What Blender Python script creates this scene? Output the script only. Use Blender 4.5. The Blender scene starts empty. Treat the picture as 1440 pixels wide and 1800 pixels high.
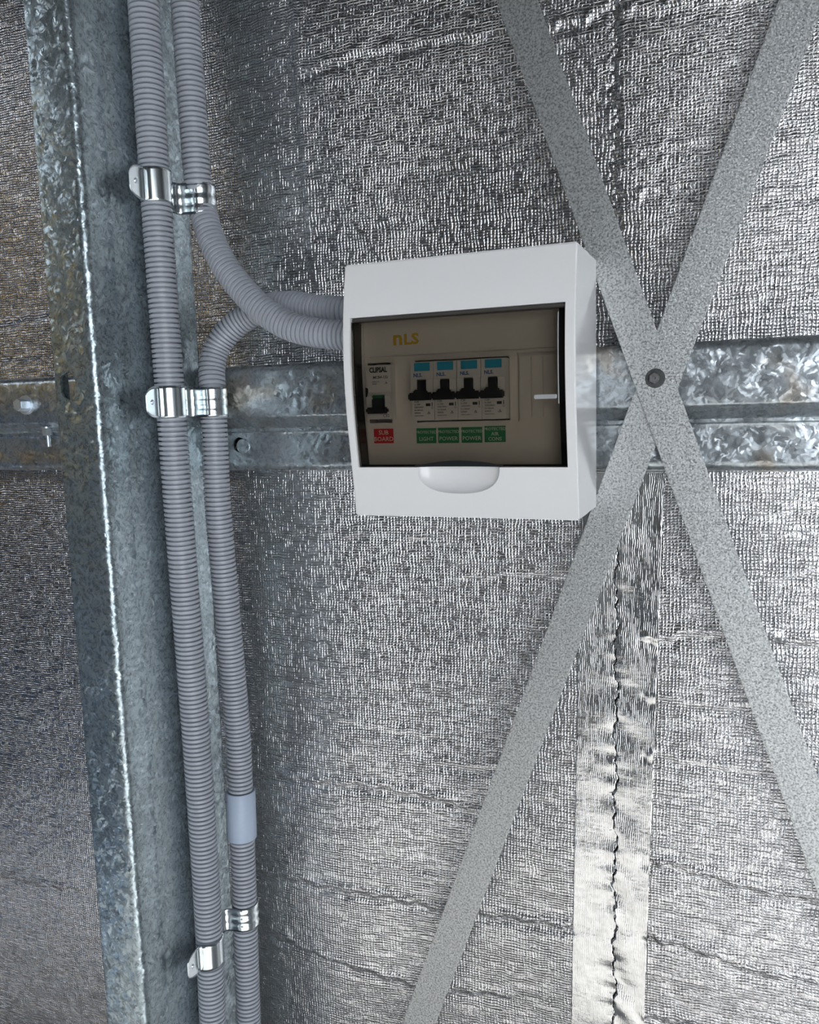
import bpy, bmesh, math, random
import numpy as np
from mathutils import Vector, Matrix, noise
random.seed(7); rng = np.random.default_rng(7)
S = bpy.context.scene
COL = S.collection

# ------------------------------------------------------------------ camera
YAW, PITCH, ROLL, FPX = 0.39016806, 0.12614001, -0.02974794, 1443.0
_f = Vector((-math.sin(YAW)*math.cos(PITCH), math.cos(YAW)*math.cos(PITCH), -math.sin(PITCH)))
_r0 = Vector((math.cos(YAW), math.sin(YAW), 0)); _u0 = _r0.cross(_f)
_r = _r0*math.cos(ROLL)+_u0*math.sin(ROLL); _u = -_r0*math.sin(ROLL)+_u0*math.cos(ROLL)
cam_d = bpy.data.cameras.new('camera'); cam = bpy.data.objects.new('camera', cam_d); COL.objects.link(cam)
cam_d.sensor_fit = 'VERTICAL'; cam_d.sensor_height = 24.0; cam_d.lens = FPX/1800*24.0
cam_d.clip_start = 0.02; cam_d.clip_end = 200
cam.matrix_world = Matrix(((_r.x,_u.x,-_f.x,0),(_r.y,_u.y,-_f.y,0),(_r.z,_u.z,-_f.z,0),(0,0,0,1)))
S.camera = cam
# where the sight line of a photo pixel meets the upright plane at depth Y (metres) / the upright plane X
def P(x, y, Y):
    d = _r*((x-720)/FPX)-_u*((y-900)/FPX)+_f
    return d*(Y/d.y)
def PX(x, y, X):
    d = _r*((x-720)/FPX)-_u*((y-900)/FPX)+_f
    return d*(X/d.x)

# ------------------------------------------------------------------ sky, sun, exposure
W = bpy.data.worlds.new('world'); S.world = W; W.use_nodes = True
wn = W.node_tree; bg = wn.nodes['Background']
tc = wn.nodes.new('ShaderNodeTexCoord'); sx = wn.nodes.new('ShaderNodeSeparateXYZ'); wr = wn.nodes.new('ShaderNodeValToRGB')
wn.links.new(tc.outputs['Generated'], sx.inputs[0]); wn.links.new(sx.outputs['Z'], wr.inputs[0])
wr.color_ramp.elements[0].position = 0.0; wr.color_ramp.elements[0].color = (0.96, 0.98, 1.0, 1)
wr.color_ramp.elements[1].position = 0.7; wr.color_ramp.elements[1].color = (0.64, 0.77, 0.95, 1)
wn.links.new(wr.outputs[0], bg.inputs['Color']); bg.inputs['Strength'].default_value = 2.6
sun_d = bpy.data.lights.new('sun', 'SUN'); sun = bpy.data.objects.new('sun', sun_d); COL.objects.link(sun)
sun_d.energy = 7.0; sun_d.angle = math.radians(1.0); sun_d.color = (1.0, 0.98, 0.96)
sun.rotation_euler = Vector((-.62, .60, -.52)).to_track_quat('-Z', 'Y').to_euler()
S.view_settings.view_transform = 'Standard'; S.view_settings.look = 'None'
S.view_settings.gamma = 1; S.view_settings.use_curve_mapping = False
S.view_settings.exposure = 0.98

# ------------------------------------------------------------------ material helpers
class NT:
    def __init__(s, name):
        s.m = bpy.data.materials.new(name); s.m.use_nodes = True
        s.t = s.m.node_tree; s.b = s.t.nodes['Principled BSDF']; s.tc = s.t.nodes.new('ShaderNodeTexCoord')
    def n(s, kind, **k):
        q = s.t.nodes.new(kind)
        for a, v in k.items(): setattr(q, a, v)
        return q
    def l(s, a, b): s.t.links.new(a, b)
    def math(s, op, a, b=None, c=None):
        q = s.n('ShaderNodeMath', operation=op)
        for i, v in enumerate((a, b, c)):
            if v is None: continue
            if isinstance(v, (int, float)): q.inputs[i].default_value = v
            else: s.l(v, q.inputs[i])
        return q.outputs[0]
    def vmath(s, op, a, b=None, scale=None):
        q = s.n('ShaderNodeVectorMath', operation=op)
        for i, v in enumerate((a, b)):
            if v is None: continue
            if isinstance(v, tuple): q.inputs[i].default_value = v
            else: s.l(v, q.inputs[i])
        if scale is not None:
            if isinstance(scale, (int, float)): q.inputs['Scale'].default_value = scale
            else: s.l(scale, q.inputs['Scale'])
        return q.outputs[0]
    def noise(s, vec, scale, detail=2, rough=0.5, col=False):
        q = s.n('ShaderNodeTexNoise'); s.l(vec, q.inputs['Vector'])
        q.inputs['Scale'].default_value = scale; q.inputs['Detail'].default_value = detail; q.inputs['Roughness'].default_value = rough
        return q.outputs['Color' if col else 'Fac']
    def vor(s, vec, scale, out='Color', feature='F1'):
        q = s.n('ShaderNodeTexVoronoi', feature=feature); s.l(vec, q.inputs['Vector']); q.inputs['Scale'].default_value = scale
        return q.outputs[out]
    def ramp(s, fac, stops, interp='LINEAR'):
        q = s.n('ShaderNodeValToRGB'); q.color_ramp.interpolation = interp
        e = q.color_ramp.elements
        while len(e) < len(stops): e.new(0.5)
        for i, (p, c) in enumerate(stops):
            e[i].position = p; e[i].color = (c, c, c, 1) if isinstance(c, (int, float)) else (*c, 1)
        s.l(fac, q.inputs[0]); return q.outputs[0]
    def bump(s, h, dist, strength=1.0, normal=None):
        q = s.n('ShaderNodeBump'); s.l(h, q.inputs['Height']); q.inputs['Distance'].default_value = dist; q.inputs['Strength'].default_value = strength
        if normal is not None: s.l(normal, q.inputs['Normal'])
        return q.outputs[0]
    def set(s, **k):
        names = dict(color='Base Color', metal='Metallic', rough='Roughness', normal='Normal', ior='IOR', coat='Coat Weight', aniso='Anisotropic')
        for a, v in k.items():
            i = s.b.inputs[names[a]]
            if hasattr(v, 'links') or hasattr(v, 'is_linked'): s.l(v, i)
            elif isinstance(v, tuple): i.default_value = (*v, 1)
            else: i.default_value = v
        return s.m

def plain(name, color, rough=0.5, metal=0.0, grain=0.0, gscale=400):
    t = NT(name)
    if grain:
        f = t.noise(t.tc.outputs['Object'], gscale, 3, 0.6)
        lo = tuple(c*(1-grain) for c in color); hi = tuple(min(1, c*(1+grain)) for c in color)
        t.set(color=t.ramp(f, [(0.3, lo), (0.7, hi)]), rough=rough, metal=metal)
    else: t.set(color=color, rough=rough, metal=metal)
    return t.m

def spangle(name, tint, cell, amp, rough=0.3, dark=0.25, warm=0.0, metal=1.0):
    """hot-dip galvanised steel: feathery zinc crystals, each tilting the light its own way"""
    t = NT(name); o = t.tc.outputs['Object']
    w1 = t.noise(o, cell*0.6, 3, 0.6, True)
    o2 = t.vmath('ADD', o, t.vmath('SCALE', t.vmath('SUBTRACT', w1, (.5,.5,.5)), scale=1.3/cell))
    c1 = t.vmath('SUBTRACT', t.vor(o2, cell), (.5,.5,.5))
    c2 = t.vmath('SUBTRACT', t.vor(o2, cell*2.3), (.5,.5,.5))
    def stripes(cc, freq, k):
        dot = t.n('ShaderNodeVectorMath', operation='DOT_PRODUCT'); t.l(t.vmath('NORMALIZE', cc), dot.inputs[0]); t.l(o2, dot.inputs[1])
        return t.math('SINE', t.math('MULTIPLY', dot.outputs['Value'], freq))
    s1 = stripes(c1, cell*9.0, 1); s2 = stripes(c2, cell*17.0, 1)
    geo = t.n('ShaderNodeNewGeometry')
    pert = t.vmath('ADD', c1, t.vmath('ADD', t.vmath('SCALE', c2, scale=0.8), t.vmath('ADD', t.vmath('SCALE', c1, scale=s1), t.vmath('SCALE', c2, scale=s2))))
    nn = t.vmath('NORMALIZE', t.vmath('ADD', geo.outputs['Normal'], t.vmath('SCALE', pert, scale=amp)))
    st = t.math('MULTIPLY_ADD', t.math('ADD', s1, s2), 0.25, 0.5)
    patch = t.noise(o2, cell*1.3, 2, 0.6)
    v2 = t.ramp(t.math('MULTIPLY', st, patch), [(0.03, 1-dark*1.7), (0.22, 1-dark*.25), (0.45, 1.08)])
    big = t.ramp(t.noise(o, 9, 3), [(0.3, 0.88), (0.7, 1.08)])
    col = t.vmath('MULTIPLY', t.vmath('MULTIPLY', v2, big), tuple(tint))
    if warm:
        mx = t.n('ShaderNodeMixRGB'); mx.blend_type = 'MULTIPLY'; t.l(col, mx.inputs[1]); mx.inputs[2].default_value = (1.0, .84, .70, 1)
        t.l(t.ramp(t.noise(o2, 22, 2, .6), [(0.56, 0.0), (0.66, warm)]), mx.inputs[0]); col = mx.outputs[0]
    rr = t.math('ADD', t.math('MULTIPLY', t.vor(o2, cell, 'Distance'), 0.18), rough)
    return t.set(color=col, metal=metal, rough=rr, normal=nn)

def foil_mat(name, px=0.0029, pz=0.0024, amp=0.00044, rough=0.16, tint=(.80,.80,.81), micro=0.00032, mode='weave'):
    """aluminium foil laminated over a woven scrim: raised threads both ways, puckered between"""
    t = NT(name); o = t.tc.outputs['Object']
    wob = t.noise(o, 70, 2, 0.5, True)
    o1 = t.vmath('ADD', o, t.vmath('SCALE', t.vmath('SUBTRACT', wob, (.5,.5,.5)), scale=0.0045))
    sp = t.n('ShaderNodeSeparateXYZ'); t.l(o1, sp.inputs[0])
    sx_ = t.math('SINE', t.math('MULTIPLY', sp.outputs['X'], 2*math.pi/px))
    sz_ = t.math('SINE', t.math('MULTIPLY', sp.outputs['Z'], 2*math.pi/pz))
    ax = t.math('POWER', t.math('MULTIPLY_ADD', sx_, 0.5, 0.5), 3.0)
    az = t.math('POWER', t.math('MULTIPLY_ADD', sz_, 0.5, 0.5), 3.0)
    # thread strength varies along each thread
    nx = t.noise(t.vmath('MULTIPLY', o, (1.0/px, 1.0, 0.30/pz)), 1.0, 2, 0.6)
    nz = t.noise(t.vmath('MULTIPLY', o, (0.14/px, 1.0, 1.0/pz)), 1.0, 2, 0.6)
    kx = t.ramp(nx, [(0.34, 0.1), (0.62, 1.0)]); kz = t.ramp(nz, [(0.34, 0.1), (0.62, 1.0)])
    hx = t.math('MULTIPLY', t.math('MULTIPLY', ax, 0.8), kx); hz = t.math('MULTIPLY', az, kz)
    if mode == 'ribs':
        h = t.math('ADD', hx, t.math('MULTIPLY', hz, 0.12))
    else:
        h = t.math('MAXIMUM', hx, t.math('MULTIPLY', hz, 1.2))
    mn = t.noise(o, 520, 3, 0.65)
    h2 = t.math('ADD', h, t.math('MULTIPLY', mn, micro/amp))
    b1 = t.bump(h2, amp, 1.0)
    puck = t.noise(t.vmath('MULTIPLY', o, (1.0, 1.0, 1.6)), 26, 3, 0.55)
    b0 = t.bump(puck, 0.006, 0.12, b1)
    v = t.ramp(t.noise(o, 160, 3, 0.6), [(0.35, 0.82), (0.65, 1.0)])
    col = t.vmath('MULTIPLY', v, tuple(tint))
    return t.set(color=col, metal=1.0, rough=rough, normal=b0)

M = {}
M['foil'] = foil_mat('reflective_foil')
M['tape'] = foil_mat('foil_tape', px=0.0016, pz=0.004, amp=0.00016, rough=0.2, micro=0.00012, mode='ribs', tint=(.9,.9,.89))
M['col'] = spangle('galvanised_column', (.385,.455,.485), 130, 0.14, 0.20, 0.26, 0.0, 0.80)
M['girt'] = spangle('galvanised_girt', (.52,.57,.60), 105, 0.10, 0.20, 0.16, 0.8, 0.85)
# fine-grained zinc on the bracing strap
t = NT('bracing_strap'); o = t.tc.outputs['Object']
g1 = t.noise(o, 680, 2, 0.6); g2 = t.noise(o, 1000, 2, 0.5, True)
geo = t.n('ShaderNodeNewGeometry')
nn = t.vmath('NORMALIZE', t.vmath('ADD', geo.outputs['Normal'], t.vmath('SCALE', t.vmath('SUBTRACT', g2, (.5,.5,.5)), scale=0.5)))
M['strap'] = t.set(color=t.vmath('MULTIPLY', t.ramp(g1, [(0.36, 0.45), (0.48, 0.84), (0.68, 1.15)]), (.63,.65,.65)), metal=0.92, rough=0.45, normal=nn)
M['zinc'] = plain('bright_zinc', (.80,.86,.88), 0.16, 1.0, 0.06, 120)
M['bolt'] = plain('zinc_bolt', (.62,.69,.76), 0.28, 0.72, 0.08, 300)
M['screw_grey'] = plain('coated_screw', (.07,.073,.073), 0.5, 0.2, 0.25, 300)
M['screw_head'] = plain('screw_head', (.17,.175,.175), 0.4, 0.3, 0.25, 300)
M['conduit'] = plain('grey_conduit', (.40,.425,.475), 0.38, 0.0, 0.05, 60)
M['coupling'] = plain('pale_coupling', (.45,.53,.66), 0.45, 0.0, 0.03, 200)
M['white'] = plain('white_plastic', (.90,.90,.90), 0.13)
M['panel'] = plain('panel_plastic', (.74,.71,.67), 0.4)
M['device'] = plain('device_plastic', (.70,.70,.68), 0.4)
M['black'] = plain('black_plastic', (.012,.014,.016), 0.35)
M['green_tip'] = plain('green_tip', (.02,.14,.06), 0.4)
M['hole_shade'] = plain('hole_shade_black', (.01,.01,.01), 0.8)  # flat black for the shade inside the screw hole
M['blue'] = plain('blue_window', (.03,.33,.52), 0.3)
M['blueink'] = plain('blue_ink', (.02,.10,.35), 0.5)
M['ink'] = plain('black_ink', (.02,.02,.02), 0.5)
M['gold'] = plain('gold_ink', (.62,.42,.03), 0.5)
M['red'] = plain('red_label', (.62,.02,.03), 0.4)
M['green'] = plain('green_label', (.03,.24,.11), 0.4)
M['cream'] = plain('cream_ink', (.75,.8,.7), 0.4)
M['clear'] = plain('pale_silver', (.75,.77,.78), 0.12, 0.5)  # opaque pale silver, carries the latch's highlights in its colour
# smoked lid
def smoked(name, T):
    m = bpy.data.materials.new(name); m.use_nodes = True; nt = m.node_tree; nt.nodes.clear()
    out = nt.nodes.new('ShaderNodeOutputMaterial'); tr = nt.nodes.new('ShaderNodeBsdfTransparent'); gl = nt.nodes.new('ShaderNodeBsdfGlossy')
    fr = nt.nodes.new('ShaderNodeFresnel'); mx = nt.nodes.new('ShaderNodeMixShader')
    tr.inputs[0].default_value = (*T, 1); gl.inputs['Roughness'].default_value = 0.04; gl.inputs[0].default_value = (1,1,1,1)
    fr.inputs[0].default_value = 1.35
    nt.links.new(fr.outputs[0], mx.inputs[0]); nt.links.new(tr.outputs[0], mx.inputs[1]); nt.links.new(gl.outputs[0], mx.inputs[2])
    nt.links.new(mx.outputs[0], out.inputs[0]); return m
M['smoke'] = smoked('smoked_plastic', (.69,.665,.63))
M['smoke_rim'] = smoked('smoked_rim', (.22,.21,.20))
M['concrete'] = plain('concrete', (.44,.44,.43), 0.6, 0, 0.2, 4)
M['gravel'] = plain('gravel', (.47,.46,.45), 0.9, 0, 0.25, 30)
M['sheeting'] = plain('steel_sheeting', (.16,.165,.17), 0.5, 0.2, 0.1, 3)
M['roofing'] = plain('roofing', (.07,.072,.075), 0.5, 0.2, 0.1, 3)
M['liner'] = plain('grey_liner', (.30,.31,.32), 0.6, 0, 0.1, 3)
M['ply'] = plain('plywood', (.92,.50,.04), 0.6, 0, 0.2, 8)
M['tarp'] = plain('blue_tarp', (.15,.28,.50), 0.5, 0, 0.1, 3)  # colour of the unseen tarp that the foil reflects

# ------------------------------------------------------------------ object helpers
def obj(name, me, mat, parent=None, smooth=False):
    me.materials.append(mat) if mat else None
    o = bpy.data.objects.new(name, me); COL.objects.link(o)
    if smooth:
        for p in me.polygons: p.use_smooth = True
    if parent: o.parent = parent
    return o
def tag(o, label=None, cat=None, group=None, kind=None):
    if label: o['label'] = label
    if cat: o['category'] = cat
    if group: o['group'] = group
    if kind: o['kind'] = kind
    return o
def pydata(name, v, f):
    me = bpy.data.meshes.new(name); me.from_pydata([tuple(x) for x in v], [], f); me.update(); return me
def from_bm(name, bm):
    me = bpy.data.meshes.new(name); bm.to_mesh(me); bm.free(); return me
def empty(name, loc=(0,0,0)):
    o = bpy.data.objects.new(name, None); COL.objects.link(o); o.location = loc; o.empty_display_size = .01; return o
def box_me(name, lo, hi, bev=0.0, seg=2):
    bm = bmesh.new(); bmesh.ops.create_cube(bm, size=1)
    for v in bm.verts: v.co = Vector([(lo[i]+hi[i])/2+v.co[i]*(hi[i]-lo[i]) for i in range(3)])
    if bev: bmesh.ops.bevel(bm, geom=bm.edges[:], offset=bev, segments=seg, affect='EDGES')
    return from_bm(name, bm)
def shade(o, ang=35):
    me = o.data
    for p in me.polygons: p.use_smooth = True
    bm = bmesh.new(); bm.from_mesh(me)
    for e in bm.edges:
        if len(e.link_faces) == 2 and e.calc_face_angle(0) > math.radians(ang): e.smooth = False
    bm.to_mesh(me); bm.free(); return o
def prism(name, pts, axis, lo, hi):
    """closed polygon pts (2D) swept along an axis: 'X' -> pts are (Y,Z); 'Y' -> (X,Z); 'Z' -> (X,Y)"""
    def mk(p, t): return {'X': (t, p[0], p[1]), 'Y': (p[0], t, p[1]), 'Z': (p[0], p[1], t)}[axis]
    n = len(pts); v = [mk(p, lo) for p in pts]+[mk(p, hi) for p in pts]
    f = [(i, (i+1) % n, n+(i+1) % n, n+i) for i in range(n)]+[tuple(range(n))[::-1], tuple(range(n, 2*n))]
    me = pydata(name, v, f); bm = bmesh.new(); bm.from_mesh(me); bmesh.ops.recalc_face_normals(bm, faces=bm.faces[:]); bm.to_mesh(me); bm.free()
    return me
def arc(cx, cy, r, a0, a1, n=6):
    return [(cx+r*math.cos(math.radians(a0+(a1-a0)*i/n)), cy+r*math.sin(math.radians(a0+(a1-a0)*i/n))) for i in range(n+1)]
def thick(pts, th):
    """open 2D polyline -> closed outline of a bent sheet, thickness to its left"""
    out = []
    for i, p in enumerate(pts):
        a = Vector(pts[max(i-1, 0)]); b = Vector(pts[min(i+1, len(pts)-1)]); d = (b-a).normalized()
        out.append((p[0]-d.y*th, p[1]+d.x*th))
    return list(pts)+out[::-1]
def cut(o, cutter_me):
    c = bpy.data.objects.new('cutter', cutter_me); COL.objects.link(c)
    m = o.modifiers.new('b', 'BOOLEAN'); m.operation = 'DIFFERENCE'; m.solver = 'EXACT'; m.object = c
    dg = bpy.context.evaluated_depsgraph_get(); me = bpy.data.meshes.new_from_object(o.evaluated_get(dg))
    o.modifiers.clear(); old = o.data; o.data = me; bpy.data.objects.remove(c); return o
def cyl_me(name, c, axis, r, h, n=24, r2=None):
    """solid cylinder from c along axis"""
    bm = bmesh.new(); bmesh.ops.create_cone(bm, cap_ends=True, segments=n, radius1=r, radius2=r if r2 is None else r2, depth=h)
    bmesh.ops.translate(bm, verts=bm.verts, vec=(0, 0, h/2))
    q = Vector((0,0,1)).rotation_difference(Vector(axis))
    bmesh.ops.transform(bm, matrix=Matrix.Translation(c) @ q.to_matrix().to_4x4(), verts=bm.verts)
    return from_bm(name, bm)
def join_me(name, mes):
    bm = bmesh.new()
    for m in mes: bm.from_mesh(m)
    return from_bm(name, bm)
def text(body, x, z, y, size, mat, parent, name='lettering', align='LEFT', sx=1.0, bold=0.0, ext=0.00006):
    c = bpy.data.curves.new(name, 'FONT'); c.body = body; c.size = size; c.align_x = align; c.align_y = 'CENTER'
    c.extrude = ext; c.offset = bold; c.resolution_u = 2
    c.materials.append(mat)
    c.materials.clear(); tmp = bpy.data.objects.new('tmp', c)
    me = bpy.data.meshes.new_from_object(tmp); bpy.data.objects.remove(tmp); bpy.data.curves.remove(c)
    me.materials.clear(); me.materials.append(mat)
    o = bpy.data.objects.new(name, me); COL.objects.link(o); o.parent = parent
    o.location = (x, y, z); o.rotation_euler = (math.pi/2, 0, 0); o.scale = (sx, 1, 1)
    return o

# ------------------------------------------------------------------ the shed around the board
FZ = -1.45
CZ = 2.0
def struct(name, lo, hi, mat):
    return tag(obj(name, box_me(name, lo, hi), mat), kind='structure')
struct('floor', (-5, -3.3, FZ-.1), (4.2, 1.0, FZ), M['concrete'])
struct('ceiling', (-4.2, -3.3, CZ), (4.2, 1.0, CZ+.05), M['roofing'])     # roof gap on its left added to let sky onto the unseen plywood
struct('ceiling_side', (-5, -1.2, CZ), (-4.2, 1.0, CZ+.05), M['roofing'])
struct('wall_left', (-5.05, -3.3, FZ), (-5, 1.0, CZ), M['sheeting'])
struct('wall_right', (4.2, -3.3, FZ), (4.25, 1.0, CZ), M['sheeting'])
# front wall behind the viewer with a wide open doorway on its right
struct('wall_front', (-5, -3.3, FZ), (0.7, -3.24, CZ), M['liner'])
struct('trim_1', (0.7, -3.3, 1.2), (4.2, -3.24, CZ), M['liner'])
struct('ground', (-40, -60, FZ-.2), (40, -3.3, FZ-.01), M['gravel'])
struct('wall_ply_unseen_left', (-4.99, -3.2, 0.15), (-4.96, -0.6, 1.35), M['ply'])  # unseen plywood sheet, added for its gold reflection in the foil
struct('wall_ply_unseen_front', (-4.95, -3.235, 0.15), (-3.4, -3.20, 1.35), M['ply'])  # second unseen plywood sheet, added for the same warm reflection
struct('floor_tarp_unseen', (-4.9, -3.1, FZ), (-1.7, -0.4, FZ+.02), M['tarp'])  # unseen blue tarp, added to tint the foil's reflection blue

# ------------------------------------------------------------------ the foil-faced insulation wall
SEAM = P(1085, 900, .685).x
xs = np.unique(np.concatenate([np.arange(-1.35, .75, .004), np.arange(SEAM-.05, SEAM+.05, .0009)]))
zs = np.arange(-1.02, .62, .0028)
XX, ZZ = np.meshgrid(xs, zs)
def smooth_noise(seed, fx, fz, n=14):
    r = np.random.default_rng(seed); h = np.zeros_like(XX)
    for _ in range(n):
        a = r.uniform(0, 2*math.pi); kx = fx*math.cos(a)*r.uniform(.5, 1.5); kz = fz*math.sin(a)*r.uniform(.5, 1.5)
        h += np.sin(kx*XX+kz*ZZ+r.uniform(0, 6.28))
    return h/math.sqrt(n)
H = .0012*smooth_noise(1, 14, 9)+.0003*smooth_noise(2, 60, 60)+.00007*smooth_noise(3, 300, 200)
# blanket bellies towards the room between girts; lies back where a girt holds it
H += .010*np.exp(-((ZZ-.42)/.22)**2) + .012*np.exp(-((ZZ+.55)/.3)**2)
# broad upright roll of the blanket left of the board
XR = P(560, 700, .69).x
H += .011*np.exp(-((XX-XR)/.085)**2)
# creases traced along the photograph's folds (pixels on the wall plane)
creases = [
 ([(560,130),(640,95),(760,70),(900,55),(1010,38),(1080,8)], .0016, .0035),
 ([(390,420),(520,405),(700,385),(860,378),(960,372)], .0009, .003),
 ([(600,250),(720,262),(850,268),(940,262)], .0007, .003),
 ([(700,300),(800,285),(900,270)], .0006, .003),
 ([(1092,270),(1150,262),(1240,245),(1330,262),(1440,240)], .0013, .003),
 ([(1092,342),(1140,338),(1200,325),(1300,345),(1440,330)], .0014, .003),
 ([(1095,22),(1180,10),(1300,0)], .001, .004),
 ([(1100,430),(1220,470),(1300,440),(1440,470)], .0008, .003),
 ([(450,932),(560,935),(700,935),(790,955)], .0012, .0028),
 ([(760,985),(830,990),(900,985)], .0009, .0028),
 ([(800,1015),(860,1012),(900,1005),(1010,1012)], .0016, .003),
 ([(450,1345),(560,1360),(640,1368),(720,1385),(800,1405),(870,1440)], .0022, .0032),
 ([(560,1240),(640,1265),(760,1290)], .0009, .0028),
 ([(770,1335),(850,1350),(900,1330)], .0014, .003),
 ([(450,1520),(540,1530),(680,1560),(790,1590),(1000,1620)], .0022, .0034),
 ([(450,1610),(530,1640),(640,1680),(760,1725),(900,1740)], .002, .0034),
 ([(650,1500),(780,1545),(880,1600)], .0012, .003),
 ([(1150,1120),(1240,1105),(1330,1115),(1440,1130)], .0022, .004),
 ([(1150,1320),(1230,1335),(1320,1350)], .0012, .003),
 ([(1140,1500),(1250,1530),(1340,1560),(1440,1575)], .0016, .0034),
 ([(1145,1635),(1240,1660),(1330,1700),(1440,1715)], .0015, .0032),
 ([(1140,1770),(1250,1790),(1440,1800)], .0013, .0032),
 ([(1200,880),(1260,870),(1440,905)], .001, .003),
 ([(1200,1010),(1300,1030),(1440,1000)], .001, .003),
 ([(1150,1220),(1260,1240),(1440,1230)], .0011, .003),
 ([(0,570),(40,556),(80,552)], .0022, .003), ([(0,632),(60,628)], .0014, .003),
 ([(0,18),(22,8)], .001, .003),
 ([(0,1330),(60,1400),(140,1480)], .0012, .003), ([(0,1530),(60,1545),(150,1560)], .0014, .003), ([(0,900),(50,1010),(110,1110)], .0009, .003),
 ([(530,0),(536,150),(545,300),(555,470)], .0013, .004),
 ([(880,930),(885,1050),(880,1200)], .0008, .003), ([(720,1000),(715,1200),(705,1330)], .0006, .003),
]
for pts, hgt, wid in creases:
    Q = [P(x, y, .686) for x, y in pts]
    d2 = np.full(XX.shape, 1e9)
    x0, x1 = min(q.x for q in Q)-.02, max(q.x for q in Q)+.02; z0, z1 = min(q.z for q in Q)-.02, max(q.z for q in Q)+.02
    m = (XX > x0) & (XX < x1) & (ZZ > z0) & (ZZ < z1)
    ax_, az_ = XX[m], ZZ[m]; dd = np.full(ax_.shape, 1e9); sg = np.zeros(ax_.shape)
    jag = .0016*np.sin(ax_*210+hgt*9e3)+.0011*np.sin(ax_*517+wid*4e3)+.0011*np.sin(az_*460)
    for a, b in zip(Q[:-1], Q[1:]):
        ex, ez = b.x-a.x, b.z-a.z; L2 = ex*ex+ez*ez
        t_ = np.clip(((ax_-a.x)*ex+(az_-a.z)*ez)/L2, 0, 1)
        dx, dz = ax_-a.x-t_*ex, az_-a.z-t_*ez; D = np.hypot(dx, dz); s_ = np.sign(ex*dz-ez*dx)
        u_ = D < dd; dd[u_] = D[u_]; sg[u_] = s_[u_]
    sd = dd*sg+jag
    wid *= .8; H[m] += hgt*0.85*(np.exp(-(sd/wid)**2)-.7*np.exp(-((sd+1.6*wid)/(1.5*wid))**2))
# lapped edge: the right-hand blanket stands proud along a torn, puckered line
e = SEAM+.0012*np.sin(ZZ*95)+.0011*np.sin(ZZ*233+1)+.0010*np.sin(ZZ*611+2)+.0007*np.sin(ZZ*1187)
step = 1/(1+np.exp(-(XX-e)/.0007))
puck = np.exp(-((XX-e+.003)/.0035)**2)
H += .0035*step*np.exp(-((XX-SEAM)/.2)**2)+puck*(.0016*np.sin(ZZ*740+3*np.sin(ZZ*90))+.0012*np.sin(ZZ*1490+XX*900))
YY = .692-H
nz_, nx_ = XX.shape
me = bpy.data.meshes.new('wall_back'); me.vertices.add(nx_*nz_)
me.vertices.foreach_set('co', np.stack([XX, YY, ZZ], -1).astype(np.float32).ravel())
ii = (np.arange(nz_-1)[:, None]*nx_+np.arange(nx_-1)[None, :]).ravel()
quads = np.stack([ii, ii+1, ii+nx_+1, ii+nx_], -1)
me.loops.add(quads.size); me.loops.foreach_set('vertex_index', quads.ravel().astype(np.int32))
me.polygons.add(len(quads)); me.polygons.foreach_set('loop_start', (np.arange(len(quads))*4).astype(np.int32))
me.polygons.foreach_set('use_smooth', np.ones(len(quads), bool)); me.update(calc_edges=True)
wall = tag(obj('wall_back', me, M['foil']), kind='structure')
struct('wall_back_cladding', (-5, .80, FZ), (4.2, .85, CZ), M['sheeting'])

# strip of smooth foil tape over the joint below the girt
def ribbon(name, zt, zb, left, right, mat, parent, fn, nx=40, dz=.003):
    n = int((zt-zb)/dz); v = []; f = []
    for j in range(n+1):
        z = zt+(zb-zt)*j/n
        for i in range(nx+1):
            s = i/nx; x = left(z)*(1-s)+right(z)*s
            v.append((x, fn(x, z, s), z))
    for j in range(n):
        for i in range(nx):
            a = j*(nx+1)+i; f.append((a, a+nx+1, a+nx+2, a+1))
    me = pydata(name, v, f); o = obj(name, me, mat, parent, True)
    m = o.modifiers.new('s', 'SOLIDIFY'); m.thickness = .0003; m.offset = 1
    return o
def lin(p, q, Y):
    a, b = P(*p, Y), P(*q, Y)
    return lambda z: a.x+(b.x-a.x)*(z-a.z)/(b.z-a.z)
tl = lin((1010,1300), (1003,1790), .675); trr = lin((1157,1100), (1133,1790), .675); ed = lambda z: SEAM+.0012*math.sin(z*95)+.0011*math.sin(z*233+1)+.001*math.sin(z*611+2)
nvec = lambda x, z, s: noise.noise(Vector((x*s, 0, z*s)))
def wall_y(x, z):
    i = min(max(int(np.searchsorted(xs, x)), 0), nx_-1); j = min(max(int(round((z+1.02)/.0028)), 0), nz_-1)
    return float(YY[j, i])
ribbon('foil_tape', -.0560, -.80, tl, lambda z: ed(z)-.001, M['tape'], wall,
       lambda x, z, s: wall_y(tl(z)+(ed(z)-.012-tl(z))*min(s, .8), z)-.0014-.0006*s-.0010*s*nvec(x, z, 22)-.0006*s**3*math.sin(z*260+2*math.sin(z*61)))
ribbon('foil_tape', -.0560, -.80, lambda z: ed(z)+.0002, trr, M['tape'], wall,
       lambda x, z, s: wall_y(ed(z)+.006+(trr(z)-ed(z)-.006)*s, z)-.0010-.0020*s-.0014*(1-s)*nvec(x, z, 40)-.0009*(1-s)*math.sin(z*120+1.5*math.sin(z*47)+4*s))

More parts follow.
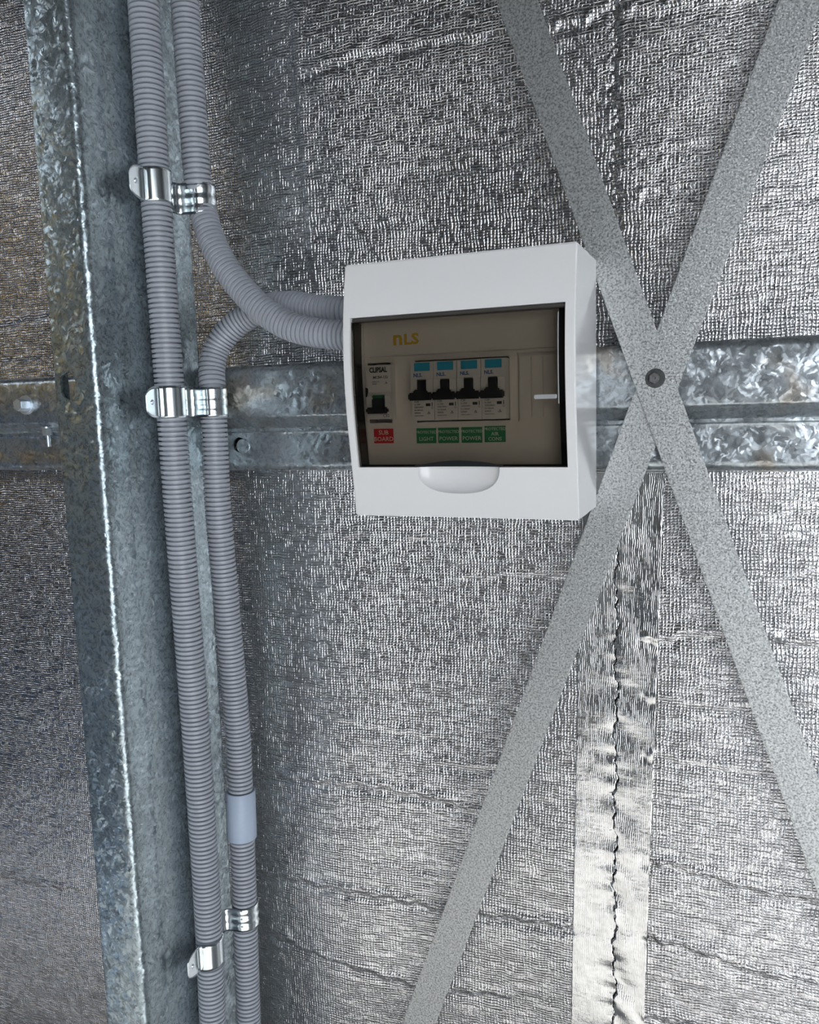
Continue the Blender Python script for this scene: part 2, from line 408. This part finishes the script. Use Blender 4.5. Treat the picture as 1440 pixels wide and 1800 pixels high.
# ------------------------------------------------------------------ girt (horizontal rail)
gp = [(.688, .0425), (.655, .0425)]+[(y, z) for y, z in arc(.652, .0355, .007, 90, 180, 6)]+[(.645, -.003)]
gp += [(.6455, -.0045), (.647, -.0058), (.6495, -.0066), (.651, -.0085), (.6535, -.0095), (.656, -.0125), (.6615, -.0150), (.6618, -.0175), (.6603, -.0188), (.661, -.0205)]
gp += [(.661, -.0468)]+[(y, z) for y, z in arc(.669, -.0468, .008, 180, 270, 6)]+[(.688, -.0548)]
girt = tag(shade(obj('wall_girt', prism('wall_girt', thick(gp, .0018), 'X', -1.32, .72), M['girt']), 40),
           'long horizontal galvanised steel rail with large zinc spangle, behind the white board', 'steel rail')
q = P(427, 783, .661)
hole = cyl_me('h', (q.x-.0035, .650, q.z+.0005), (0,1,0), .0072, .02, 28)
cut(girt, hole); shade(girt, 40)
tag(obj('rivet_head', cyl_me('rivet_head', (q.x+.0005, .6600, q.z-.0008), (0,1,0), .0068, .0035, 28), M['girt'], girt))

# ------------------------------------------------------------------ column
XW = -.470; Y0, Y1, XL_ = .509, .6445, -.5145
cp = [(XL_, Y0+.014), (XL_, Y0+.003)]+[(XL_+.003-.003*math.cos(math.radians(a)), Y0+.003-.003*math.sin(math.radians(a))) for a in (30, 60, 90)]
cp += [(XW-.0065, Y0)]+[(XW-.0065+.0065*math.sin(math.radians(a)), Y0+.0065-.0065*math.cos(math.radians(a))) for a in (15, 30, 45, 60, 75, 90)]
cp += [(XW, .5388), (XW-.0002, .5396), (XW, .5404), (XW, .6028), (XW-.0002, .6035), (XW, .6042)]
cp += [(XW, Y1-.005)]+[(XW-.005+.005*math.cos(math.radians(a)), Y1-.005+.005*math.sin(math.radians(a))) for a in (15, 30, 45, 60, 75, 90)]
cp += [(XL_+.003, Y1), (XL_, Y1-.003), (XL_, Y1-.014)]
col = tag(obj('steel_column', prism('steel_column', thick(cp, .0022), 'Z', -1.30, .66), M['col']),
          'tall galvanised steel channel column at the left, slotted face and folded edge', 'column')
s0 = P(119.5, 678, Y0)
cap = [(s0.x+.0078*math.cos(a), s0.z+.0032+.0078*math.sin(a)) for a in np.linspace(0, math.pi, 12)]+[(s0.x+.0078*math.cos(a), s0.z-.0032+.0078*math.sin(a)) for a in np.linspace(math.pi, 2*math.pi, 12)]
cut(col, prism('slot', cap, 'Y', Y0-.01, Y0+.01)); shade(col, 30)

# hex bolt through the girt left of the column
q = P(46, 712, .645)
b = tag(obj('hex_bolt', cyl_me('hex_bolt', (q.x, .6450, q.z), (0,-1,0), .0085, .0022, 32), M['bolt']),
        'zinc hex bolt with round flange on the rail left of the column', 'bolt')
bm = bmesh.new(); bm.from_mesh(cyl_me('x', (q.x, .6434, q.z), (0,-1,0), .0066, .0100, 6)); bmesh.ops.bevel(bm, geom=bm.edges[:], offset=.0006, segments=2, affect='EDGES')
obj('bolt_head', from_bm('bolt_head', bm), M['bolt'], b)
obj('washer', cyl_me('washer', (q.x, .6450, q.z), (0,-1,0), .0100, .0012, 32), M['bolt'], b)
# bolt hanging down through the rail's underside
q = P(83, 752, .6525)
b = tag(obj('hanging_bolt', cyl_me('hanging_bolt', (q.x, .6525, q.z+.0065), (0,0,-1), .0021, .0260, 16), M['bolt']),
        'small zinc bolt hanging from the rail underside beside the column, nut and bare thread', 'bolt')
obj('nut', cyl_me('nut', (q.x, .6525, q.z-.0005), (0,0,-1), .0048, .0075, 6), M['bolt'], b)
obj('washer', cyl_me('washer', (q.x, .6525, q.z+.0010), (0,0,-1), .0062, .0012, 24), M['bolt'], b)
tr = []
for k in range(14): tr.append(cyl_me('r', (q.x, .6525, q.z-.0085-k*.0008), (0,0,-1), .0025, .0004, 12))
obj('thread', join_me('thread', tr), M['bolt'], b)

# ------------------------------------------------------------------ bracing straps
def strap(name, L, R_, Ys, label):
    """L, R_: photo pixels on the left and right edges (top, bottom); a flat strap in the plane Y=Ys"""
    v = []
    l0, l1 = P(*L[0], Ys), P(*L[1], Ys); r0, r1 = P(*R_[0], Ys), P(*R_[1], Ys)
    d = (((l1-l0).normalized()+(r1-r0).normalized())/2).normalized()
    n = Vector((-d.z, 0, d.x)); c = (l0+l1)/2; w = ((r0+r1)/2-c).dot(n)
    if True:
        mid = c+n*w/2; hw = abs(w)/2; N = 60; v = []; f = []
        a = -1.05; bb = 1.05
        ring = [(-hw, 0), (hw, 0), (hw, .0014), (-hw, .0014)]
        for i in range(N+1):
            s = a+(bb-a)*i/N; p = mid+d*s
            for wx, wy in ring: q = p+n*wx; v.append((q.x, Ys+wy, q.z))
        for i in range(N):
            for k in range(4): f.append((i*4+k, i*4+(k+1) % 4, i*4+4+(k+1) % 4, i*4+4+k))
        f += [(0, 1, 2, 3), (N*4+3, N*4+2, N*4+1, N*4)]
    me = pydata(name, v, f); bm = bmesh.new(); bm.from_mesh(me)
    bmesh.ops.bevel(bm, geom=[e for e in bm.edges if e.is_manifold and e.calc_face_angle(0) > 1 and abs((e.verts[0].co-e.verts[1].co).normalized().dot(d)) > .9], offset=.0005, segments=2, affect='EDGES')
    kill = [g for g in bm.verts if g.co.z > .66 or g.co.z < -1.25]; bmesh.ops.delete(bm, geom=kill, context='VERTS')
    bmesh.ops.recalc_face_normals(bm, faces=bm.faces[:]); bm.to_mesh(me); bm.free()
    return tag(obj(name, me, M['strap']), label, 'metal strap', 'flat bracing straps crossing beside the board')
strap('bracing_strap', [(872,0),(1412,1500)], [(945,0),(1270,900)], .6400, 'flat galvanised bracing strap running from upper left to lower right, on top of the crossing')
strap('bracing_strap', [(1185,500),(854,1400)], [(1261,500),(950,1316)], .6428, 'flat galvanised bracing strap running from upper right to lower left, underneath the crossing')
q = P(1152, 665, .640)
b = tag(obj('hex_screw', cyl_me('hex_screw', (q.x, .6400, q.z), (0,-1,0), .0072, .0016, 40, .0066), M['screw_grey']),
        'dark grey hex-head screw with round flange where the two straps cross', 'screw')
bm = bmesh.new(); bm.from_mesh(cyl_me('x', (q.x, .6386, q.z), (0,-1,0), .0041, .0052, 6)); bmesh.ops.bevel(bm, geom=bm.edges[:], offset=.0004, segments=2, affect='EDGES')
hd = obj('screw_head', from_bm('screw_head', bm), M['screw_head'], b)
cut(hd, cyl_me('c', (q.x, .6330, q.z), (0,1,0), .0011, .0014, 12))

# ------------------------------------------------------------------ conduits
def catmull(pts, step=.0005):
    pts = [Vector(p) for p in pts]; pts = [2*pts[0]-pts[1]]+pts+[2*pts[-1]-pts[-2]]
    dense = []
    for i in range(1, len(pts)-2):
        a, b, c, d = pts[i-1:i+3]
        n = max(8, int((c-b).length/.002))
        for k in range(n):
            t = k/n
            dense.append(.5*((2*b)+(c-a)*t+(2*a-5*b+4*c-d)*t*t+(3*b-a-3*c+d)*t**3))
    dense.append(pts[-2]); return dense
def tube_along(name, pts, R, pitch=.0041, seg=28, groove=.0027):
    D = catmull(pts); L = [0]
    for a, b in zip(D[:-1], D[1:]): L.append(L[-1]+(b-a).length)
    tot = L[-1]; rings = []; s = 0
    prof = [(0, R-groove), (.02, R-.0005), (.11, R), (.64, R), (.73, R-.0005), (.75, R-groove)]
    n = int(tot/pitch)
    for k in range(n):
        for u, r in prof: rings.append(((k+u)*pitch, r))
    v = []; f = []; j = 0; up = None
    for s, r in rings:
        while j < len(L)-2 and L[j+1] < s: j += 1
        t = (s-L[j])/max(1e-9, L[j+1]-L[j]); p = D[j].lerp(D[j+1], t)
        j0, j1 = max(j-1, 0), min(j+2, len(D)-1); d = (D[j1]-D[j0]).normalized()
        if up is None: up = Vector((0,1,0))
        a = (up-d*up.dot(d)).normalized(); up = a; b = d.cross(a)
        for i in range(seg):
            th = 2*math.pi*i/seg; v.append(p+a*(r*math.cos(th))+b*(r*math.sin(th)))
    m = len(rings)
    for q in range(m-1):
        for i in range(seg): f.append((q*seg+i, q*seg+(i+1) % seg, (q+1)*seg+(i+1) % seg, (q+1)*seg+i))
    f += [tuple(range(seg))[::-1], tuple((m-1)*seg+i for i in range(seg))]
    o = obj(name, pydata(name, v, f), M['conduit']); return shade(o, 40)
RC = .0125; RB = .0119
XA, YA = -.4568, .580
Apts = [PX(x, y, XA) for x, y in [(239,-180),(252,0),(273,330),(300,706),(318,950),(345,1300),(365,1600),(377,1850),(395,2150)]]
for p in Apts: p.y = YA+(p.y-YA)*1.0
tag(tube_along('conduit', Apts, RC), 'straight corrugated grey conduit, the one running full height nearest the column face', 'conduit', 'corrugated grey conduits')
XB = -.444
B1 = [PX(316,-180,XB), PX(325,0,XB), PX(346,300,XB), PX(354,355,XB), P(368,410,.618), P(392,462,.612), P(424,506,.607), P(462,545,.604), P(508,573,.6025), P(556,585,.602), P(601,589,.602), P(630,591,.602)]
tag(tube_along('conduit', B1, RB), 'corrugated grey conduit coming down from the top and curving right into the board side', 'conduit', 'corrugated grey conduits')
JZ = PX(424,1431,XB)
B2 = [P(630,547,.627), P(601,546,.627), P(556,543,.630), P(510,536,.636), P(470,540,.640), P(433,558,.640), P(403,581,.637), P(382,610,.633), P(373,645,.628), PX(374,690,XB), PX(377,760,XB), PX(384,900,XB), PX(400,1080,XB), PX(419,1300,XB), JZ]
tag(tube_along('conduit', B2, RB), 'corrugated grey conduit rising from the pale coupling and bending behind the other into the board', 'conduit', 'corrugated grey conduits')
B3 = [JZ+Vector((0,0,-.0008)), PX(427,1500,XB), PX(431,1610,XB), PX(437,1790,XB), PX(442,1900,XB), PX(450,2150,XB)]
tag(tube_along('conduit', B3, RB), 'corrugated grey conduit below the pale coupling, leaving the bottom of the picture', 'conduit', 'corrugated grey conduits')
ja, jb = PX(423,1389,XB), PX(426,1472,XB); ax_ = (jb-ja)
n = 40; v = []; f = []; prof = [(0, .0122), (0, .0136), (.012, .0140), (.988, .0140), (1, .0136), (1, .0122), (1,.0120), (0,.0120)]
dz_ = ax_.normalized(); a_ = Vector((0,1,0)); a_ = (a_-dz_*a_.dot(dz_)).normalized(); b_ = dz_.cross(a_)
for u, r in prof[:6]:
    for i in range(n):
        th = 2*math.pi*i/n; v.append(ja+ax_*u+a_*(r*math.cos(th))+b_*(r*math.sin(th)))
for k in range(5):
    for i in range(n): f.append((k*n+i, k*n+(i+1) % n, (k+1)*n+(i+1) % n, (k+1)*n+i))
cpl = tag(shade(obj('conduit_coupling', pydata('conduit_coupling', v, f), M['coupling']), 40), 'smooth pale blue-grey plastic coupling joining two lengths of conduit', 'coupling')

# ------------------------------------------------------------------ saddle clips
def saddle(cx, cy, cz, r0, xe, ribs, label, ear=.0165, hw=.0125):
    R = r0+.0009; pts = []; ne = 18; fil = .0016 if xe > cx-.004 else .005
    for k in range(ne): pts.append((xe, cy-R-fil-ear*(1-(k/(ne-1))**1.8), (k/(ne-1))**1.8))          # near ear
    if xe > cx-.004:
        pts += [(cx+.0004, cy-R-.0007, 1), (cx+.0016, cy-R+.0002, 1)]
    else:
        for a in (20, 45, 70, 90): pts.append((xe+(cx-xe-.001)*(1-math.cos(math.radians(a))), cy-R-fil+(fil)*math.sin(math.radians(a)), 1))
    for a in np.linspace(-82, 88, 24): pts.append((cx+R*math.cos(math.radians(a)), cy+R*math.sin(math.radians(a)), 1))
    pts.append((cx-.004, cy+R, 1))
    nz = 12; v = []; f = []
    for i, (x, y, t) in enumerate(pts):
        w = hw*(.38+.62*math.sqrt(1-(1-min(1, t*1.1))**2)) if i < ne else hw
        for j in range(nz+1):
            u = -1+2*j/nz; off = 0
            if ribs: off = -.0008*math.exp(-((abs(u)-.34)/.09)**2)
            if i < ne: v.append((x+off*.8, y, cz+u*w)); continue
            ddx, ddy = x-cx, y-cy; L = math.hypot(ddx, ddy)
            v.append((x+ddx/L*off, y+ddy/L*off, cz+u*w))
    m = nz+1
    for i in range(len(pts)-1):
        for j in range(nz): f.append((i*m+j, i*m+j+1, (i+1)*m+j+1, (i+1)*m+j))
    o = obj('pipe_saddle', pydata('pipe_saddle', v, f), M['zinc'], None, True)
    bm = bmesh.new(); bm.from_mesh(o.data); bmesh.ops.recalc_face_normals(bm, faces=bm.faces[:]); bm.to_mesh(o.data); bm.free()
    md = o.modifiers.new('s', 'SOLIDIFY'); md.thickness = .0009; md.offset = 0
    tag(o, label, 'pipe clip', 'zinc saddle clips holding the conduits')
    ys = cy-R-fil-ear*.55
    shade(obj('screw', cyl_me('screw', (xe+.0004, ys, cz), (1,0,0), .0023, .0010, 16, .0014), M['bolt'], o), 30)
    return o
def zA(x, y): p = PX(x, y, XA); return p.y, p.z
def zB(x, y): p = PX(x, y, XB); return p.y, p.z
for (px_, py_), rb, lab in (((273,330), 0, 'bright zinc saddle clip on the full-height conduit, topmost of three'),
                            ((300,707), 0, 'bright zinc saddle clip on the full-height conduit at rail height'),
                            ((367,1669), 0, 'bright zinc saddle clip on the full-height conduit, lowest of all the clips')):
    y_, z_ = zA(px_, py_); saddle(XA, y_, z_, RC, XA, rb, lab, hw=.0135 if py_ < 1000 else .0125)
for (px_, py_), lab in (((353,354), 'bluish ribbed saddle clip on the curving conduit just above its bend'),
                        ((374,707), 'bluish ribbed saddle clip on the right conduit beside the rail'),
                        ((431,1605), 'ribbed saddle clip on the right conduit below the pale coupling')):
    y_, z_ = zB(px_, py_); saddle(XB, y_, z_, RB, XA, 1, lab, ear=.012, hw=.0130 if py_ < 1000 else .0115)

# ------------------------------------------------------------------ distribution board
BX0, BX1, BZ0, BZ1, BYB = -.2777, -.1056, -.0810, .1062, .6395
prof = [(BZ1, .5632), (.092, .5602), (.074, .5573), (.056, .5550), (.038, .5538), (.020, .5541), (.004, .5552), (-.012, .5571), (-.030, .5594), (-.050, .5622), (-.066, .5642), (BZ0, .5658)]
pz = [p[0] for p in prof][::-1]; pyv = [p[1] for p in prof][::-1]
zz = np.linspace(BZ0, BZ1, 49)
k_ = np.polyfit(pz, pyv, 4)
def front(z): return float(np.polyval(k_, z))
board = tag(empty('distribution_board', ((BX0+BX1)/2, BYB, BZ0)), 'white plastic distribution board with a smoked lid, mounted across the rail beside the crossed straps', 'electrical box')
def bobj(name, me, mat, parent=None, sh=30):
    """mesh given in world coordinates, parented under the board"""
    o = obj(name, me, mat); 
    pr = parent or board
    o.parent = pr; o.matrix_parent_inverse = Matrix.Translation(-board.location) if pr is board else Matrix()
    if sh: shade(o, sh)
    return o
YS = .6050   # seam between cover and base
outl = [(front(z), z) for z in zz]+[(YS, BZ1), (YS, BZ0)]
cv = bobj('cover', prism('cover', outl, 'X', BX0, BX1), M['white'])
bm = bmesh.new(); bm.from_mesh(cv.data)
es = [e for e in bm.edges if e.is_manifold and e.calc_face_angle(0) > math.radians(50) and (e.verts[0].co.y < YS-.005 or e.verts[1].co.y < YS-.005)]
bmesh.ops.bevel(bm, geom=es, offset=.0011, segments=3, affect='EDGES', clamp_overlap=True); bm.to_mesh(cv.data); bm.free()
base = bobj('base', box_me('base', (BX0+.0005, YS+.0004, BZ0+.0005), (BX1-.0005, BYB, BZ1-.0005), .0006), M['white'])
# lid opening and the pocket behind it
a1, a2 = P(617, 560, front(.06)), P(628, 822, front(-.045)); c1, c2 = P(995, 529, front(.06)), P(997, 821, front(-.045))
OX0, OX1 = (a1.x+a2.x)/2, (c1.x+c2.x)/2; OZ1, OZ0 = (a1.z+c1.z)/2, (a2.z+c2.z)/2
print('opening', OX0, OX1, OZ0, OZ1, a1, a2, c1, c2)
cut(cv, box_me('pocket', (OX0, .50, OZ0), (OX1, .600, OZ1)))
# thumb scoop under the lid
hL, hR = P(733, 824, .562).x, P(879, 822, .562).x; hB = P(800, 871, .5625).z
bm = bmesh.new(); bmesh.ops.create_uvsphere(bm, u_segments=48, v_segments=24, radius=1)
for v_ in bm.verts:
    x, y, z = v_.co; r = (abs(x)**2.6+abs(z)**2.6)**(1/2.6); rr = math.hypot(x, z)
    if r > 1e-6: x, z = x*rr/r, z*rr/r
    v_.co = ((hL+hR)/2+x*(hR-hL)/2, .5610+y*.0085, OZ0+z*(OZ0-hB))
cut(cv, from_bm('scoop', bm)); shade(cv, 30)
cv.data.materials.clear(); cv.data.materials.append(M['white'])

# smoked lid: bowed sheet with a deep rim
def bowed(name, x0, x1, z0, z1, dy, th, mat, parent=None, notch=0, nx=24, nz=30):
    v = []; f = []
    for s in (0, 1):
        for j in range(nz+1):
            for i in range(nx+1):
                x = x0+(x1-x0)*i/nx; lo = z0
                if notch:
                    u = (x-(hL+hR)/2)/((hR-hL)/2*1.02); lo = z0+notch*max(0, math.cos(max(-1, min(1, u))*math.pi/2))**1.2
                z = lo+(z1-lo)*j/nz
                v.append((x, front(z)+dy+s*th, z))
    m = (nx+1)*(nz+1)
    for j in range(nz):
        for i in range(nx):
            a = j*(nx+1)+i; f.append((a, a+1, a+nx+2, a+nx+1)); f.append((m+a, m+a+nx+1, m+a+nx+2, m+a+1))
    for j in range(nz):
        a = j*(nx+1); f.append((a, a+nx+1, m+a+nx+1, m+a)); b = a+nx; f.append((b, m+b, m+b+nx+1, b+nx+1))
    for i in range(nx):
        a = i; f.append((a, m+a, m+a+1, a+1)); b = nz*(nx+1)+i; f.append((b, b+1, m+b+1, m+b))
    return bobj(name, pydata(name, v, f), mat, parent, 40)
g = .0007
lid = bowed('lid', OX0+g, OX1-g, OZ0+.0006, OZ1-.0030, .0012, .0014, M['smoke'], None, 0)
tag(lid, 'smoked transparent lid')
# rim walls of the lid and the hinge bar, in a darker tone
def rim(x0, x1, depth):
    pts = [(front(z)+.0030, z) for z in np.linspace(OZ0+.0006, OZ1-.0032, 24)]
    pts += [(y+depth, z) for y, z in pts[::-1]]
    return prism('rim', pts, 'X', x0, x1)
lr = bobj('lid_rim', rim(OX0+g, OX0+g+.0016, .012), M['smoke_rim'], lid)
rr_ = bobj('lid_rim', rim(OX1-g-.0040, OX1-g, .012), M['smoke_rim'], lid)
bobj('lid_rim', prism('r2', [(front(OZ0)+.0030, OZ0+.0006), (front(OZ0)+.0090, OZ0+.0006), (front(OZ0)+.0090, OZ0+.0018), (front(OZ0)+.0030, OZ0+.0018)], 'X', OX0+g, OX1-g), M['smoke_rim'], lid)
un = np.linspace(-1, 1, 25); cxm = (hL+hR)/2; hwm = (hR-hL)/2*1.05
bobj('lid_gap_shade', prism('gap_shade', [(cxm+hwm, OZ0+.0006), (cxm-hwm, OZ0+.0006)]+[(cxm+hwm*u, OZ0+.0014+.0034*math.cos(u*math.pi/2)**1.1) for u in un], 'Y', front(OZ0)+.0005, front(OZ0)+.0036), M['black'], lid)  # black filler standing in for the dark gap under the lid
bobj('lid_edge', prism('e', [(front(z)+.0012-.0002, z) for z in np.linspace(.0, OZ1-.006, 20)]+[(front(z)+.0016, z) for z in np.linspace(.0, OZ1-.006, 20)[::-1]], 'X', OX1-g-.0045, OX1-g-.0038), M['clear'], lid)
hy = front(OZ1)
bobj('hinge_bar', box_me('hinge_bar', (OX0+g, hy+.0016, OZ1-.0034), (OX1-g, hy+.0085, OZ1-.0004), .0006), plain('hinge_plastic', (.07,.065,.06), .25), lid)
q1, q2 = P(941, 693, .5585), P(981, 701, .5585)
bobj('latch_glint', box_me('latch_glint', (q1.x, front(.01)+.0002, (q1.z+q2.z)/2-.0015), (q2.x, front(.01)+.0016, (q1.z+q2.z)/2+.0014), .0004), M['clear'], lid)  # pale bar: the clear latch with its highlights put into the colour

# inner panel with the breaker window cut in it
YP = .5790
panel = bobj('inner_panel', box_me('inner_panel', (OX0+.0004, YP, OZ0+.0004), (OX1-.0004, YP+.002, OZ1-.0004)), M['panel'])
YD = .5690
wx0, wz1 = P(646, 625, YP).x, P(655, 629, YP).z; wx1 = P(984, 617, YP).x; wz0 = P(740, 748, YP).z
k0, k1 = P(722, 640, YD).x, P(889, 630, YD).x; dz1, dz0 = P(805, 633, YD).z, P(805, 738, YD).z
print('devices', k0, k1, (k1-k0)/4, dz0, dz1, 'window', wx0, wx1, wz0, wz1)
cut(panel, box_me('w', (wx0, YP-.01, dz0-.0012), (k1+.0020, YP+.01, dz1+.0016)))
mw = (k1-k0)/4
def groove(x0, x1, z0, z1): cut(panel, box_me('g', (x0, YP-.002, z0), (x1, YP+.0012, z1)))
groove(wx0+.002, P(976,612,YP).x, dz1+.0056, dz1+.0062)
gx = P(691,640,YP).x; groove(gx-.0003, gx+.0003, dz1-.009, dz1+.0025)
groove(P(660,740,YP).x, gx+.002, dz0-.0026, dz0-.0020)
gx = P(911,680,YP).x; groove(gx-.0006, gx+.0002, dz0+.001, dz1+.0035)
groove(gx, P(976,612,YP).x, dz1+.0030, dz1+.0035)
# raised frame line above the devices and blank cover at the right
bobj('ridge', box_me('ridge', (wx0+.002, YP-.0010, dz1+.0048), (OX1-.006, YP, dz1+.0056), .0002), M['panel'])
bl0 = P(912, 630, YP-.004).x; bl1 = P(990, 625, YP-.004).x
bl_ = bobj('blank_plate', box_me('blank_plate', (bl0, YP-.0035, dz0-.003), (min(bl1, OX1-.0055), YP, dz1+.001), .0003), M['panel'])
for xx in (P(934, 640, YP-.004).x, P(955, 640, YP-.004).x):
    cut(bl_, box_me('gv', (xx-.0004, YP-.006, dz0+.001), (xx+.0004, YP-.0025, dz1)))
bobj('void_backing', box_me('void_backing', (OX0+.0004, .5990, OZ0), (OX1, .5996, OZ1)), M['panel'])
bobj('filler_plate', box_me('filler_plate', (P(687,640,YP).x, YP-.0008, dz0-.0030), (k0-.0002, YP+.0006, dz1+.0016), .0002), M['panel'])
bobj('filler_plate', box_me('filler_plate', (k1+.0002, YP-.0010, dz0-.0020), (P(911,640,YP).x, YP+.0006, dz1+.0020), .0002), M['panel'])
h_ = P(643, 690, YP); bobj('screw_hole_shade', cyl_me('screw_hole_shade', (h_.x, YP-.0002, h_.z), (0,-1,0), .0036, .0003, 24), M['hole_shade'])  # flat dark disc paints the hole's inner shade on the panel
# maker's lettering
lg = P(690, 599, YP-.0003)
lx = lg.x
for ch_, sz, w_ in (('n', .0152, .0090), ('L', .0108, .0063), ('S', .0108, 0)):
    ltr = text(ch_, 0, 0, 0, sz, M['gold'], board, bold=.0004, sx=1.12 if ch_ == 'n' else 1.2)
    zb = min(v.co.y for v in ltr.data.vertices)
    ltr.location = Vector((lx, YP-.0002, lg.z-.0036-zb))-board.location; lx += w_

def sticker(x0, y0, x1, y1, mat, lines, label, sizes):
    A, B = P(x0, y0, YP-.0006), P(x1, y1, YP-.0006)
    s = bobj('label_sticker', box_me('label_sticker', (A.x, YP-.0005, B.z), (B.x, YP-.0001, A.z)), mat)
    tag(s, label); h = A.z-B.z; n = len(lines)
    for i, l in enumerate(lines):
        z = A.z-h*(i+.62)/(n+.25)
        w = (B.x-A.x)
        tx = text(l, (A.x+B.x)/2, z, YP-.00058, sizes[i], M['cream'], s, align='CENTER')
        tx.matrix_parent_inverse = Matrix()
sticker(657, 754, 692, 779, M['red'], ['SUB', 'BOARD'], 'red label reading SUB BOARD', [.0048, .0048])
G = [(732,753,767,779,['PROTECTED','LIGHT']), (770,752,807,778.5,['PROTECTED','POWER']), (811,751,848,778,['PROTECTED','POWER']), (851.5,749,889,777,['PROTECTED','AIR','CONS'])]
for x0, y0, x1, y1, L_ in G:
    sticker(x0, y0, x1, y1, M['green'], L_, 'green label reading '+' '.join(L_), [.0030]+[.0042 if len(L_) == 2 else .0037]*2)

# circuit breakers clipped in the window
def rcm(x, z, y, s, par):
    """small compliance mark: triangle with a tick in it"""
    t3 = prism('m', [(x-s, z), (x+s, z), (x, z+1.7*s)], 'Y', y, y+.0001); o = obj('compliance_mark', t3, M['ink'], par)
    t4 = prism('m', [(x-s*.5, z+s*.3), (x+s*.5, z+s*.3), (x, z+1.1*s)], 'Y', y-.00005, y); o2 = obj('compliance_mark', t4, M['device'], par)
def breaker(x0, w, label, kind):
    r = empty('circuit_breaker', (x0+w/2, YD+.02, dz0)); tag(r, label, 'circuit breaker', 'switches inside the board' if kind else None)
    def ch(name, me, mat, par=None, sh=30):
        o = obj(name, me, mat)
        if par is None: o.parent = r; o.matrix_parent_inverse = Matrix.Translation(-r.location)
        else: o.parent = par
        if sh: shade(o, sh)
        return o
    y0 = YD; e = .0002
    if kind:   # wide-bar residual current breaker
        H_ = dz1-dz0; zt = dz0+H_*.385; zm = dz0+H_*.74
        pts = [(y0, dz0), (y0, zt-.001), (y0-.0012, zt), (y0-.0022, zt+.0025), (y0-.0022, zm-.002), (y0-.0010, zm), (y0-.0008, dz1), (YP+.018, dz1), (YP+.018, dz0)]
        body = ch('body', prism('body', pts, 'X', x0+e, x0+w-e), M['device'])
        cut(body, box_me('c', (x0+w*.30, y0-.01, zt), (x0+w*.70, y0+.002, zm-.0015))); shade(body, 30)
        ch('window', box_me('window', (x0+w*.17, y0-.0013, dz1-H_*.155), (x0+w*.85, y0-.0006, dz1-.0006), .0002), M['blue'])
        cx = x0+w/2
        ch('toggle', join_me('toggle', [box_me('a', (cx-w*.17, y0-.0040, zt-.0010), (cx+w*.17, y0+.0015, zm-.0022), .0006),
                                        box_me('b', (x0-.0001, y0-.0075, zt-.0016), (x0+w+.0001, y0-.0030, zt+.0040), .0010),
                                        box_me('c', (cx-w*.30, y0-.0065, zt+.0030), (cx+w*.30, y0-.0035, zt+.0062), .0010)]), M['black'])
        yl = y0-.0001
        t_ = text('NLS.', x0+w*.13, dz1-H_*.225, y0-.00110, .0036, M['blueink'], body, bold=.0001)
        top = zt-.0026
        for i, (s_, l_) in enumerate(((.0021, 'C20'), (.0018, 'In 20A'), (.0018, '230/240V~'), (.0018, 'In=30mA'), (.0018, '6000A'), (.0011, 'AS/NZS 61009.1'))):
            text(l_, x0+w*.12, top-.00205*i, yl-.0001, s_, M['ink'], body)
        ch('mark', box_me('mark', (x0+w*.62, yl-.0001, top-.0033), (x0+w*.82, yl, top-.0013)), M['ink'], None, 0)
        ch('mark', box_me('mark', (x0+w*.88, yl-.0001, top-.0036), (x0+w*.91, yl, top-.0006)), M['ink'], None, 0)
        text('O', x0+w*.85, top-.0048, yl-.0001, .0020, M['ink'], body)
        rcm(x0+w*.74, top-.0090, yl-.0001, .0012, body)
    else:
        ztop, zbot = P(665, 642, YD).z, P(665, 737, YD).z; H_ = ztop-zbot
        zt = zbot+H_*.12; zm = zbot+H_*.43
        pts = [(y0, zbot), (y0, zt), (y0-.0020, zt+.002), (y0-.0020, zm), (y0, zm+.003), (y0, ztop), (YP+.018, ztop), (YP+.018, zbot)]
        body = ch('body', prism('body', pts, 'X', x0+e, x0+w-e), M['device'])
        cut(body, box_me('c', (x0+w*.24, y0-.01, zt), (x0+w*.76, y0+.002, zm+.001))); shade(body, 30)
        cx = x0+w*.48
        tg = ch('toggle', join_me('toggle', [box_me('a', (cx-w*.25, y0-.0040, zt+.0010), (cx+w*.25, y0+.0015, zm-.0014), .0008),
                                             box_me('b', (cx-w*.46, y0-.0070, zt-.0006), (cx+w*.46, y0-.0020, zt+.0042), .0012)]), M['black'])
        ch('toggle_tip', box_me('toggle_tip', (cx-w*.25, y0-.0036, zm-.0014), (cx+w*.25, y0+.0012, zm+.0006), .0006), M['green_tip'])
        yl = y0-.0002
        text('CLIPSAL', x0+w*.47, ztop-H_*.09, yl, .0052, M['ink'], body, align='CENTER', sx=.78, bold=.00022)
        text('MCB4-132', x0+w*.88, ztop-H_*.225, yl, .0028, M['ink'], body, align='RIGHT', bold=.00005)
        text('240/415V~', x0+w*.20, ztop-H_*.305, yl, .0014, M['ink'], body)
        text('6000A', x0+w*.20, ztop-H_*.345, yl, .0014, M['ink'], body)
        rcm(x0+w*.80, ztop-H_*.345, yl, .0010, body)
        text('C32', x0+w*.90, zbot+H_*.06, yl, .0032, M['ink'], body, align='RIGHT')
    for c_ in body.children:                       # lettering was placed in world coordinates
        c_.matrix_parent_inverse = Matrix()
    return r
cxs = P(647, 690, YD).x
breaker(cxs, P(688, 690, YD).x-cxs, 'single cream main switch with its black toggle down, above the red label', 0)
for i, lab in enumerate(('cream breaker with blue window above the LIGHT label', 'cream breaker with blue window above the left POWER label', 'cream breaker with blue window above the right POWER label', 'cream breaker with blue window above the AIR label')):
    breaker(k0+i*mw, mw, lab, 1)
